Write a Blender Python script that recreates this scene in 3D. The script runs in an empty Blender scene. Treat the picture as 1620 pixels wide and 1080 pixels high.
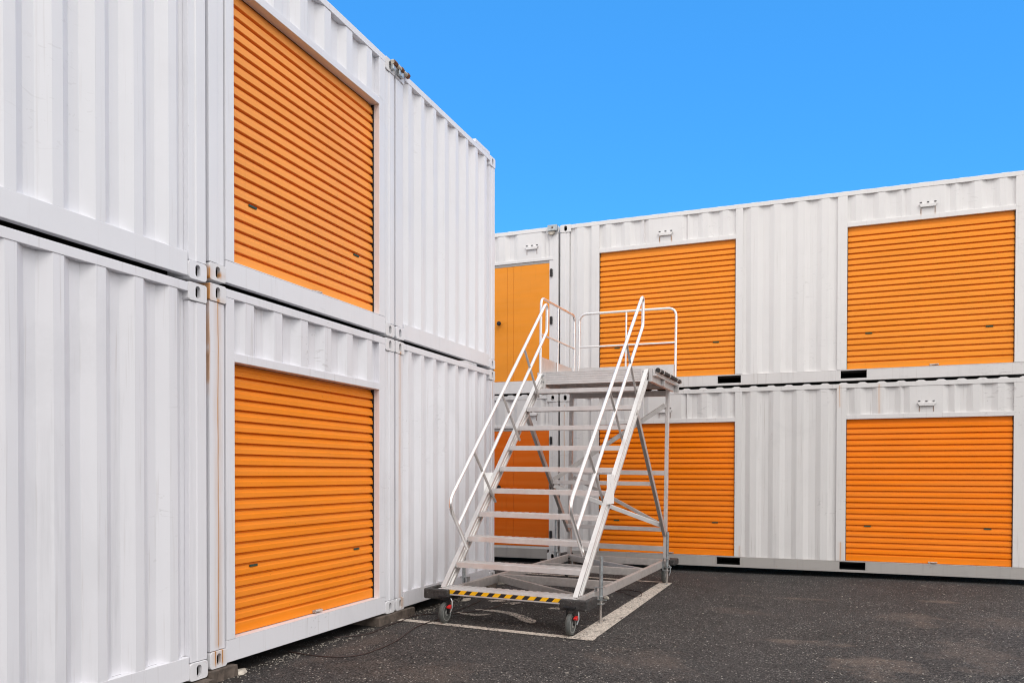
import bpy, bmesh, math, random
from mathutils import Vector, Matrix
random.seed(7)
scene = bpy.context.scene
COL = scene.collection
H = 2.591

# ------------------------------------------------------------------ mesh helpers
class MB:
    def __init__(s): s.v = []; s.f = []; s.m = []
    def add(s, vs, fs, mi=0):
        n = len(s.v); s.v += [tuple(v) for v in vs]
        for f in fs: s.f.append([n+i for i in f]); s.m.append(mi)
        return s
    def box(s, a0, a1, b0, b1, c0, c1, mi=0):
        vs = [(a0,b0,c0),(a1,b0,c0),(a1,b1,c0),(a0,b1,c0),(a0,b0,c1),(a1,b0,c1),(a1,b1,c1),(a0,b1,c1)]
        return s.add(vs, [(0,3,2,1),(4,5,6,7),(0,1,5,4),(1,2,6,5),(2,3,7,6),(3,0,4,7)], mi)
    def prism(s, poly, axis, t0, t1, mi=0):
        """poly of 2-D points extruded along axis ('a','b','c'); closed"""
        def P(p, t):
            return {'a':(t,p[0],p[1]), 'b':(p[0],t,p[1]), 'c':(p[0],p[1],t)}[axis]
        n = len(poly)
        vs = [P(p,t0) for p in poly] + [P(p,t1) for p in poly]
        fs = [tuple(range(n))[::-1], tuple(range(n,2*n))] + [(i,(i+1)%n,n+(i+1)%n,n+i) for i in range(n)]
        return s.add(vs, fs, mi)
    def beam(s, p, q, w, h, up=(0,0,1), mi=0):
        p = Vector(p); q = Vector(q); d = (q-p).normalized(); up = Vector(up)
        sd = d.cross(up).normalized(); u = sd.cross(d).normalized()
        vs = []
        for e in (p,q):
            for x,y in ((-1,-1),(1,-1),(1,1),(-1,1)):
                vs.append(e + sd*(x*w/2) + u*(y*h/2))
        return s.add(vs, [(0,1,2,3),(7,6,5,4),(0,4,5,1),(1,5,6,2),(2,6,7,3),(3,7,4,0)], mi)
    def tube(s, pts, r, n=12, mi=0, closed=False):
        pts = [Vector(p) for p in pts]; N = len(pts)
        t0 = (pts[1]-pts[0]).normalized()
        ref = Vector((0,0,1)) if abs(t0.z) < .9 else Vector((1,0,0))
        nrm = t0.cross(ref).normalized(); rings = []
        for i,p in enumerate(pts):
            t = (pts[min(i+1,N-1)] - pts[max(i-1,0)]).normalized()
            nrm = (nrm - t*nrm.dot(t)).normalized(); bn = t.cross(nrm)
            rr = r[i] if isinstance(r,(list,tuple)) else r
            rings.append([p + (nrm*math.cos(2*math.pi*k/n) + bn*math.sin(2*math.pi*k/n))*rr for k in range(n)])
        vs = [v for R in rings for v in R]; fs = []
        for i in range(N-1):
            for k in range(n):
                fs.append((i*n+k, i*n+(k+1)%n, (i+1)*n+(k+1)%n, (i+1)*n+k))
        fs.append(tuple(range(n))[::-1]); fs.append(tuple((N-1)*n+k for k in range(n)))
        return s.add(vs, fs, mi)
    def lathe(s, prof, c, axis='a', n=28, mi=0):
        """prof: list of (t, r) along axis through c"""
        vs = []; c = Vector(c)
        for t,r in prof:
            for k in range(n):
                x, y = r*math.cos(2*math.pi*k/n), r*math.sin(2*math.pi*k/n)
                o = {'a':(t,x,y),'b':(x,t,y),'c':(x,y,t)}[axis]
                vs.append(c+Vector(o))
        fs = []
        for i in range(len(prof)-1):
            for k in range(n): fs.append((i*n+k, i*n+(k+1)%n, (i+1)*n+(k+1)%n, (i+1)*n+k))
        fs.append(tuple(range(n))); fs.append(tuple((len(prof)-1)*n+k for k in range(n))[::-1])
        return s.add(vs, fs, mi)
    def build(s, name, mats, parent=None, F=None, bevel=0, smooth=False, label=None, loc=None):
        vs = [F(*v) for v in s.v] if F else s.v
        if not isinstance(mats,(list,tuple)): mats = [mats]
        me = bpy.data.meshes.new(name); me.from_pydata([tuple(v) for v in vs], [], s.f)
        for m in mats: me.materials.append(m)
        me.polygons.foreach_set('material_index', s.m)
        bm = bmesh.new(); bm.from_mesh(me); bmesh.ops.recalc_face_normals(bm, faces=bm.faces)
        bm.to_mesh(me); bm.free()
        if smooth: me.polygons.foreach_set('use_smooth', [True]*len(me.polygons))
        o = bpy.data.objects.new(name, me); COL.objects.link(o)
        if parent: o.parent = parent
        if loc: o.location = loc
        if bevel:
            b = o.modifiers.new('bevel','BEVEL'); b.width = bevel; b.segments = 2; b.limit_method = 'ANGLE'; b.angle_limit = math.radians(40)
            b.harden_normals = False
        if smooth:
            me.set_sharp_from_angle(angle=math.radians(42))
        if label: o['label'] = label
        return o

def fillet(pts, r, seg=6):
    pts = [Vector(p) for p in pts]; out = [pts[0]]
    for i in range(1,len(pts)-1):
        p = pts[i]; a = (pts[i-1]-p).normalized(); b = (pts[i+1]-p).normalized()
        rr = r[i-1] if isinstance(r,(list,tuple)) else r
        ang = a.angle(b); d = min(rr/math.tan(ang/2), .48*min((pts[i-1]-p).length,(pts[i+1]-p).length))
        A = p+a*d; B = p+b*d
        for k in range(seg+1):
            t = k/seg; out.append(A*(1-t)**2 + p*2*t*(1-t) + B*t*t)
    out.append(pts[-1]); return out

def empty(name, loc, label, cat, group=None, mat=None):
    o = bpy.data.objects.new(name, None); COL.objects.link(o); o.empty_display_size = .2
    if mat is not None: o.matrix_world = mat
    else: o.location = loc
    tag(o, label, cat, group); return o
def tag(o, label=None, cat=None, group=None, kind=None):
    if label: o['label'] = label
    if cat: o['category'] = cat
    if group: o['group'] = group
    if kind: o['kind'] = kind
    return o
def copy_tree(o, parent=None):
    c = o.copy(); COL.objects.link(c)
    if parent: c.parent = parent
    for ch in list(o.children): copy_tree(ch, c)
    return c

# ------------------------------------------------------------------ materials
class NT:
    def __init__(s, name):
        s.mat = bpy.data.materials.new(name); s.mat.use_nodes = True
        s.t = s.mat.node_tree; s.b = s.t.nodes['Principled BSDF']; s._pos = None
    def n(s, typ, **k):
        nd = s.t.nodes.new(typ)
        for a,v in k.items(): setattr(nd,a,v)
        return nd
    def L(s, a, b): s.t.links.new(a, b)
    def pos(s):
        if s._pos is None: s._pos = s.n('ShaderNodeNewGeometry').outputs['Position']
        return s._pos
    def mapped(s, scale, src=None):
        m = s.n('ShaderNodeMapping'); m.inputs['Scale'].default_value = scale
        s.L(src or s.pos(), m.inputs['Vector']); return m.outputs[0]
    def noise(s, scale, detail=4, rough=.5, vec=None, dist=0):
        x = s.n('ShaderNodeTexNoise'); x.inputs['Scale'].default_value = scale; x.inputs['Detail'].default_value = detail
        x.inputs['Roughness'].default_value = rough; x.inputs['Distortion'].default_value = dist
        s.L(vec or s.pos(), x.inputs['Vector']); return x.outputs[0]
    def ramp(s, fac, a, b, va=0., vb=1.):
        m = s.n('ShaderNodeMapRange'); m.interpolation_type = 'SMOOTHSTEP'
        m.inputs[1].default_value = a; m.inputs[2].default_value = b; m.inputs[3].default_value = va; m.inputs[4].default_value = vb
        s.L(fac, m.inputs[0]); return m.outputs[0]
    def math(s, op, a, b=None, clamp=False):
        m = s.n('ShaderNodeMath', operation=op, use_clamp=clamp)
        for i,x in enumerate((a,b)):
            if x is None: continue
            if isinstance(x,(int,float)): m.inputs[i].default_value = x
            else: s.L(x, m.inputs[i])
        return m.outputs[0]
    def mix(s, fac, a, b, mode='MIX'):
        m = s.n('ShaderNodeMix', data_type='RGBA', blend_type=mode)
        for i,x in ((0,fac),(6,a),(7,b)):
            if isinstance(x,(int,float)): m.inputs[i].default_value = x
            elif isinstance(x,tuple): m.inputs[i].default_value = (*x,1) if len(x)==3 else x
            else: s.L(x, m.inputs[i])
        return m.outputs[2]
    def bump(s, h, strength, dist):
        b = s.n('ShaderNodeBump'); b.inputs['Strength'].default_value = strength; b.inputs['Distance'].default_value = dist
        s.L(h, b.inputs['Height']); s.L(b.outputs[0], s.b.inputs['Normal'])
    def xyz(s):
        x = s.n('ShaderNodeSeparateXYZ'); s.L(s.pos(), x.inputs[0]); return x.outputs
    def out(s, col=None, rough=None, metal=None):
        for k,v in (('Base Color',col),('Roughness',rough),('Metallic',metal)):
            if v is None: continue
            if isinstance(v,(int,float)): s.b.inputs[k].default_value = v
            elif isinstance(v,tuple): s.b.inputs[k].default_value = (*v,1)
            else: s.L(v, s.b.inputs[k])
        return s.mat

RUST = (.30,.10,.025)
def paint(name, base, dirt=.25, axis=1, streaks=(), rough=.42, spots=0, dirtcol=(.36,.31,.27), rustiness=.0):
    m = NT(name)
    n1 = m.noise(1.3, 5, .6)
    c = m.mix(m.ramp(n1,.3,.7), tuple(x*.965 for x in base), base)
    st = m.noise(1, 5, .65, m.mapped((9,9,.55)))           # run-down dirt
    st2 = m.noise(1, 3, .6, m.mapped((38,38,1.2)))
    c = m.mix(m.math('MULTIPLY', m.ramp(st,.55,.78), dirt), c, tuple(x*.72 for x in base))
    c = m.mix(m.math('MULTIPLY', m.ramp(st2,.58,.8), dirt*.7), c, dirtcol)
    gp = m.noise(1, 6, .7, m.mapped((1.1,1.1,.8)), dist=.6)
    c = m.mix(m.math('MULTIPLY', m.ramp(gp,.50,.68), dirt*.55), c, tuple(x*.80 for x in base))
    sc = m.noise(1, 2, .5, m.mapped((5,5,16)), dist=2.5)
    c = m.mix(m.math('MULTIPLY', m.math('MULTIPLY', m.ramp(sc,.655,.665), m.ramp(m.noise(.9,2,.5),.56,.64)), dirt*.5), c, (.30,.28,.27))
    fine = m.noise(55, 3, .6)
    big = m.noise(2.1, 3, .5)
    sp = m.math('MULTIPLY', m.ramp(fine,.70,.76), m.ramp(big,.5,.68))
    c = m.mix(m.math('MULTIPLY', sp, .5), c, dirtcol)
    xyz = m.xyz(); A = xyz[axis]
    if streaks:
        wob = m.math('MULTIPLY', m.math('SUBTRACT', m.noise(1,3,.5,m.mapped((.5,.5,2.3))), .5), .02)
        Aw = m.math('ADD', A, wob)
        for (y0, z0, z1, w, k) in streaks:
            d = m.math('ABSOLUTE', m.math('SUBTRACT', Aw, y0))
            nz = m.noise(1,4,.6,m.mapped((30,30,3)))
            core = m.ramp(d, w*.25, w, 1, 0)
            halo = m.math('MULTIPLY', m.ramp(d, w, w*4.5, 1, 0), m.math('MULTIPLY', nz, .45))
            msk = m.math('MAXIMUM', core, halo)
            zm = m.math('MULTIPLY', m.ramp(xyz[2], z0, z0+.05), m.ramp(xyz[2], z1-.04, z1, 1, 0))
            msk = m.math('MULTIPLY', m.math('MULTIPLY', msk, zm), k*1.0)
            c = m.mix(m.math('MULTIPLY', msk, m.ramp(nz,.25,.5,.6,1)), c, (.56,.26,.07))
            c = m.mix(m.math('MULTIPLY', m.math('MULTIPLY', m.ramp(d, 0, w*.35, 1, 0), zm), m.ramp(nz,.48,.66,0,.6)), c, (.20,.07,.02))
    if rustiness:
        r = m.math('MULTIPLY', m.ramp(m.noise(14,5,.7),.62,.72), m.ramp(m.noise(3,3,.5),.5,.62))
        c = m.mix(m.math('MULTIPLY', r, rustiness), c, RUST)
    rg = m.ramp(m.noise(6,4,.6), .3,.75, rough-.06, rough+.12)
    # gentle oil-canning of the sheet plus orange-peel paint
    h = m.math('ADD', m.math('MULTIPLY', m.noise(1,2,.4,m.mapped((3.2,3.2,1.3))), 1.0), m.math('MULTIPLY', fine, .02))
    m.bump(h, .35, .012)
    return m.out(c, rg)
def orange(name, base):
    m = NT(name); xyz = m.xyz()
    n1 = m.noise(1, 4, .6, m.mapped((1.2,1.2,3)))
    c = m.mix(m.ramp(n1,.3,.7), tuple(x*.93 for x in base), base)
    per = m.noise(1, 2, .5, m.mapped((.4,.4,12.4)))
    c = m.mix(m.math('MULTIPLY', m.ramp(per,.35,.65), .10), c, (.95,.42,.12))
    st = m.noise(1, 4, .6, m.mapped((30,30,1.6)))
    c = m.mix(m.math('MULTIPLY', m.ramp(st,.58,.78), .14), c, (.42,.17,.04))
    sp = m.noise(38, 3, .65)
    c = m.mix(m.math('MULTIPLY', m.ramp(sp,.70,.74), .55), c, (.12,.05,.02))
    m.b.inputs['Specular IOR Level'].default_value = .15
    m.bump(m.math('ADD', m.noise(1,2,.5,m.mapped((2.2,2.2,1.5))), m.math('MULTIPLY', sp,.03)), .3, .006)
    return m.out(c, m.ramp(m.noise(5,3,.5),.3,.7,.28,.42))
def simple(name, col, rough=.5, metal=0, var=.12, scale=30, bump=.1, spots=0):
    m = NT(name); n1 = m.noise(scale, 4, .6)
    c = m.mix(m.ramp(n1,.3,.7), tuple(x*(1-var) for x in col), tuple(min(1,x*(1+var)) for x in col))
    if spots: c = m.mix(m.math('MULTIPLY', m.ramp(m.noise(scale*2.2,3,.6),.62,.7), spots), c, (.45,.42,.38))
    if bump: m.bump(n1, bump, .003)
    return m.out(c, m.ramp(m.noise(scale*.4,3,.5),.3,.7,max(.05,rough-.08),rough+.08), metal)

S = 2.4627
WHITE = (.800,.805,.840)
M = {}
zL = .085
M['white'] = paint('white_paint', WHITE, .22, 1)
M['white_low'] = paint('white_paint_weathered', (.775,.772,.805), .5, 1, streaks=[(-2*S+.100,.2,2.60,.0135,1.0),(-S+.10,.15,2.60,.012,.9),(-2*S+.015,1.9,2.6,.0032,.7),(-.085,2.3,2.6,.005,.6)])
M['white_rusty'] = paint('white_paint_rusty', (.765,.76,.775), .5, 1, streaks=[(-2*S+.062,.08,.25,.010,1),(-2*S+.128,.08,.25,.010,1),(-2*S+.016,2.5,2.80,.0085,1),(-S+.125,.08,.26,.012,.9),(-2*S+.098,2.5,2.61,.026,.9),(-2*S+.112,2.70,2.78,.022,1),(-S+.10,2.5,2.61,.012,.8)], rustiness=.35)
M['cream'] = paint('cream_white_paint', (.815,.80,.79), .25, 0, streaks=[(1.515,4.80,4.93,.004,.9),(1.695,4.80,4.93,.004,.9),(4.975,4.80,4.93,.004,.9),(5.14,4.80,4.93,.004,.9)])
M['cream_low'] = paint('cream_white_paint_weathered', (.715,.70,.69), .6, 0, streaks=[(4.49,2.2,2.64,.010,.55),(4.0,2.3,2.64,.012,.5),(4.02,.2,.5,.012,.6),(.048,1.2,2.5,.004,.8),(2.68,.2,.4,.01,.5),(4.975,2.22,2.31,.004,.9),(5.14,2.22,2.31,.004,.9)], rustiness=.2)
M['rail_dirty'] = paint('grey_dirty_rail_paint', (.40,.38,.36), .9, 0, rustiness=.4)
M['rail_grey'] = paint('pale_rail_paint', (.72,.70,.69), .5, 0, rustiness=.1)
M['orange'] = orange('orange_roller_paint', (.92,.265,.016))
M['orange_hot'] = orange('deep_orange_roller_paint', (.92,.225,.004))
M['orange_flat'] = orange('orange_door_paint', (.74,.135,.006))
M['orange_pale'] = orange('pale_orange_paint', (.97,.365,.070))  # paler orange for the upper roller door of the left row
M['orange_pale_flat'] = orange('pale_orange_door_paint', (.96,.34,.035))  # paler orange for the upper hinged door
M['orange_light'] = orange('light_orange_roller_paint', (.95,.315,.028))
M['dark'] = simple('dark_interior', (.012,.010,.009), .9, 0, .2, 10, 0)
M['alu'] = simple('brushed_aluminium', (.74,.725,.71), .36, .75, .04, 9, .01)
M['alu_tread'] = simple('aluminium_tread', (.68,.66,.65), .42, .55, .05, 12, .02)
M['alu_beam'] = simple('dull_aluminium_beam', (.52,.49,.47), .5, .5, .08, 18, .02)
M['tube'] = simple('satin_aluminium_tube', (.88,.87,.86), .30, .80, .03, 6, 0)
M['galv'] = simple('galvanised_steel', (.42,.45,.46), .38, .85, .18, 40, .1)
M['rubber'] = simple('scuffed_black_rubber', (.035,.032,.031), .75, 0, .4, 35, .6, spots=.35)
M['tyre'] = simple('grey_rubber_tyre', (.085,.09,.085), .7, 0, .2, 60, .2)
M['rim'] = simple('grey_wheel_rim', (.42,.43,.41), .4, .5, .1, 50, .1)
M['red'] = simple('red_brake_plastic', (.62,.02,.02), .35, 0, .1, 50, .05)
M['yellow'] = simple('hazard_yellow', (.95,.50,.004), .45, 0, .08, 60, .05)
M['black'] = simple('hazard_black', (.018,.014,.014), .5, 0, .2, 60, .05)
M['blackmetal'] = simple('black_metal', (.02,.02,.022), .45, .2, .2, 60, .1)
M['sign'] = simple('blank_white_plate', (.95,.95,.94), .35, 0, .02, 8, .02)
M['green'] = simple('dark_green_slot', (.01,.055,.04), .6, 0, .2, 60, .1)
M['steel'] = simple('worn_steel', (.55,.50,.46), .35, .8, .25, 90, .2)
M['rust'] = simple('rusty_iron', (.16,.07,.035), .8, .2, .45, 45, .6)
M['wood'] = simple('weathered_timber', (.105,.082,.066), .85, 0, .35, 14, .7)
M['stone'] = simple('pale_stone', (.50,.45,.38), .85, 0, .25, 22, .7)
M['cable'] = simple('dusty_black_cable', (.035,.018,.014), .6, 0, .2, 40, .1)
M['leaf'] = simple('dry_pale_leaf', (.50,.46,.38), .8, 0, .2, 40, .3)

def asphalt():
    m = NT('asphalt'); xyz = m.xyz()
    g = m.n('ShaderNodeTexVoronoi'); g.inputs['Scale'].default_value = 78; m.L(m.pos(), g.inputs['Vector'])
    gr = m.n('ShaderNodeSeparateColor'); m.L(g.outputs['Color'], gr.inputs[0])
    c = m.mix(gr.outputs[0], (.002,.002,.002), (.062,.057,.055))
    fine = m.noise(170, 3, .7)
    gx = m.noise(75, 2, .6); c = m.mix(m.math('MULTIPLY',m.ramp(gx,.54,.66),.9), c, (.13,.12,.112)); c = m.mix(m.math('MULTIPLY',m.ramp(gx,.36,.22),.7), c, (.004,.004,.004))
    # pale chips of aggregate
    g2 = m.n('ShaderNodeTexVoronoi'); g2.inputs['Scale'].default_value = 58; m.L(m.pos(), g2.inputs['Vector'])
    s2 = m.n('ShaderNodeSeparateColor'); m.L(g2.outputs['Color'], s2.inputs[0])
    chip = m.math('MULTIPLY', m.ramp(s2.outputs[1],.945,.955), m.ramp(g2.outputs['Distance'],.26,.46,1,0))
    g3 = m.n('ShaderNodeTexVoronoi'); g3.inputs['Scale'].default_value = 118; m.L(m.pos(), g3.inputs['Vector'])
    s3 = m.n('ShaderNodeSeparateColor'); m.L(g3.outputs['Color'], s3.inputs[0])
    chip = m.math('MAXIMUM', chip, m.math('MULTIPLY', m.ramp(s3.outputs[1],.90,.915), m.math('MULTIPLY', m.ramp(g3.outputs['Distance'],.35,.55,1,0), m.ramp(m.noise(1.6,4,.65),.42,.62,.15,1))))
    c = m.mix(m.math('MULTIPLY', chip, .9), c, (.50,.47,.43))
    big = m.noise(.8, 4, .6); mid = m.noise(3.4, 5, .65)
    c = m.mix(m.math('MULTIPLY', m.ramp(big,.35,.65), .28), c, (.055,.050,.050))
    c = m.mix(m.math('MULTIPLY', m.ramp(mid,.50,.72), .25), c, (.018,.016,.016))
    warp = m.noise(2.6, 4, .6)
    def ell(cx, cy, rx, ry, col, k, c, edge=1.0):
        dx = m.math('DIVIDE', m.math('SUBTRACT', xyz[0], cx), rx); dy = m.math('DIVIDE', m.math('SUBTRACT', xyz[1], cy), ry)
        d = m.math('SQRT', m.math('ADD', m.math('MULTIPLY',dx,dx), m.math('MULTIPLY',dy,dy)))
        d = m.math('ADD', d, m.math('MULTIPLY', m.math('SUBTRACT', warp, .5), 3.2))
        f = m.math('MULTIPLY', m.ramp(d, .25, 1.1, 1, 0), m.math('MULTIPLY', m.ramp(mid,.32,.62,.3,1), m.ramp(gx,.36,.60,.35,1)))
        return m.mix(m.math('MULTIPLY', f, k), c, col)
    tan = (.205,.155,.125)
    for cx,cy,rx,ry,k in ((3.62,-1.95,.34,.13,.62),(3.55,.52,.55,.14,.5),(4.98,.8,.22,.14,.62),(4.66,-.5,.34,.38,.5),(4.2,-2.75,.42,.42,.55),
                        (2.55,-3.1,.5,.45,.28),(5.6,-.4,.8,.5,.30),(1.1,-4.1,.7,.35,.30),(4.95,-2.0,.35,.7,.35),(3.0,-.6,.5,.2,.22),(.25,-3.4,.18,1.0,.30)):
        c = ell(cx,cy,rx,ry,tan,k,c)
    for cx,cy,rx,ry,k in ((2.78,1.86,.36,.17,.75),(4.75,.1,.5,.3,.35),(1.0,-.4,.9,1.6,.45)):  # last ellipse paints the soft shade under the stairs into the asphalt
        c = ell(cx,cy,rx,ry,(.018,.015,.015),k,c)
    # damp soil and grit along the foot of the containers
    e1 = m.ramp(xyz[0], -.02, .22, 1, 0)
    c = m.mix(m.math('MULTIPLY', e1, m.ramp(m.noise(7,5,.65),.35,.6)), c, (.030,.025,.022))
    h = m.math('ADD', m.math('MULTIPLY', g.outputs['Distance'], -.7), m.math('MULTIPLY', fine, .6))
    m.b.inputs['Specular IOR Level'].default_value = .22
    m.bump(h, .6, .006)
    return m.out(c, .88)
M['asphalt'] = asphalt()
def linepaint(name, wear):
    m = NT(name)
    g = m.n('ShaderNodeTexVoronoi'); g.inputs['Scale'].default_value = 85; m.L(m.pos(), g.inputs['Vector'])
    gr = m.n('ShaderNodeSeparateColor'); m.L(g.outputs['Color'], gr.inputs[0])
    c = m.mix(gr.outputs[0], (.28,.25,.21), (.74,.66,.58))
    w = m.math('ADD', m.noise(24,4,.75), m.math('MULTIPLY', m.math('SUBTRACT', m.noise(2.2,3,.6), .5), .55))
    w = m.math('ADD', w, m.math('MULTIPLY', m.math('SUBTRACT', gr.outputs[1], .5), .22))
    c = m.mix(m.ramp(w, wear, wear+.07), c, (.050,.045,.043))
    m.bump(m.math('MULTIPLY', g.outputs['Distance'], -1), .5, .005)
    return m.out(c, .8)
M['line'] = linepaint('worn_line_paint', .60)
M['faded'] = linepaint('faded_marking_paint', .52)

# ------------------------------------------------------------------ containers
SL = .068
def corr(mb, u0, u1, z0, z1, n, dout, depth=.030, flats=()):
    """trapezoid sheet between u0 and u1, with n waves; flats = (ua,ub) ranges kept at the outer face"""
    p = (u1-u0)/n; sl = min(SL, p*.26); fl = (p-2*sl)/2
    pts = [(u0, dout-depth)]
    for i in range(n):
        a = u0 + i*p + fl*.5
        seq = [(a, dout-depth), (a+sl, dout), (a+sl+fl, dout), (a+2*sl+fl, dout-depth)]
        pts += seq
    pts.append((u1, dout-depth))
    for (ua,ub) in flats:
        pts = [q for q in pts if q[0] < ua-sl-.01 or q[0] > ub+sl+.01]
        new = [(ua-sl, dout-depth), (ua, dout), (ub, dout), (ub+sl, dout-depth)]
        pts = sorted(pts+new, key=lambda q:q[0])
    poly = pts + [(u1, dout-depth-.025), (u0, dout-depth-.025)]
    # extrude along z as quads to keep faces clean
    vs = []; fs = []; k = len(pts)
    for (u,d) in pts: vs += [(u,d,z0),(u,d,z1),(u,dout-depth-.02,z0),(u,dout-depth-.02,z1)]
    for i in range(k-1):
        a = 4*i; b = 4*i+4
        fs += [(a,b,b+1,a+1),(a+2,a+3,b+3,b+2),(a,a+2,b+2,b),(a+1,b+1,b+3,a+3)]
    fs += [(0,1,3,2),(4*k-4,4*k-2,4*k-1,4*k-3)]
    return mb.add(vs, fs)

def casting(u0, u1, z0, z1, front, depth, up, rr=.02, sw=.046, sh=.082):
    """corner casting with an elongated hole on its front face"""
    mb = MB(); N = 40
    cu, cz = (u0+u1)/2, (z0+z1)/2; w, h = (u1-u0)/2, (z1-z0)/2
    def ray_rrect(ang, w, h, r):
        dx, dz = math.cos(ang), math.sin(ang)
        t = min(w/abs(dx) if abs(dx)>1e-9 else 1e9, h/abs(dz) if abs(dz)>1e-9 else 1e9)
        x, z = dx*t, dz*t
        if abs(x) > w-r and abs(z) > h-r:
            cx, cz_ = math.copysign(w-r,x), math.copysign(h-r,z)
            b = dx*cx+dz*cz_; cc = cx*cx+cz_*cz_-r*r; q = b*b-cc
            if q > 0: t = b+math.sqrt(q); x, z = dx*t, dz*t
        return x, z
    out = [ray_rrect(2*math.pi*(k+.5)/N, w, h, rr) for k in range(N)]
    inn = [ray_rrect(2*math.pi*(k+.5)/N, sw/2, sh/2, sw/2) for k in range(N)]
    vs = []
    for loop, d in ((out,front-depth),(out,front-.004),([(x*.972,z*.965) for x,z in out],front),(inn,front),(inn,front-.028),([(x*.98,z*.98) for x,z in inn],front-.11)):
        vs += [(cu+x, d, cz+z) for x,z in loop]
    fs = []
    ms = []
    for i in range(5):
        for k in range(N):
            fs.append((i*N+k, i*N+(k+1)%N, (i+1)*N+(k+1)%N, (i+1)*N+k)); ms.append(1 if i >= 4 else 0)
    fs.append(tuple(range(N))); ms.append(0); fs.append(tuple(5*N+k for k in range(N))); ms.append(1)
    base = len(mb.v); mb.v += vs
    for f,m_ in zip(fs,ms): mb.f.append([base+i for i in f]); mb.m.append(m_)
    return mb

def roller_curtain(u0, u1, z0, z1, d, pitch=.0785):
    """ribbed steel curtain: each rib has a recessed neck, an up-facing lip and a flat face that undercuts sharply"""
    prof = [(d-.004, z0), (d, z0+.004), (d, z0+.075), (d-.0065, z0+.082), (d-.013, z0+.088)]
    z = z0+.088
    prof[-1] = (d-.017, z0+.087)
    while z + pitch < z1:
        prof += [(d-.029, z+.0142), (d-.001, z+.0146), (d+.003, z+.0175), (d+.001, z+.051), (d-.0065, z+.057), (d-.0095, z+pitch-.0015), (d-.024, z+pitch)]
        z += pitch
    prof.append((d-.018, z1))
    k = len(prof); vs = []
    # profile runs upward; neck sits just above each face
    for (dd,zz) in prof: vs += [(u0,dd,zz),(u1,dd,zz),(u0,d-.03,zz),(u1,d-.03,zz)]
    fs = []
    for i in range(k-1):
        a, b = 4*i, 4*i+4
        fs += [(a,a+1,b+1,b),(a+2,b+2,b+3,a+3),(a,b,b+2,a+2),(a+1,a+3,b+3,b+1)]
    fs += [(0,2,3,1),(4*k-4,4*k-3,4*k-1,4*k-2)]
    return MB().add(vs, fs)

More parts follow.
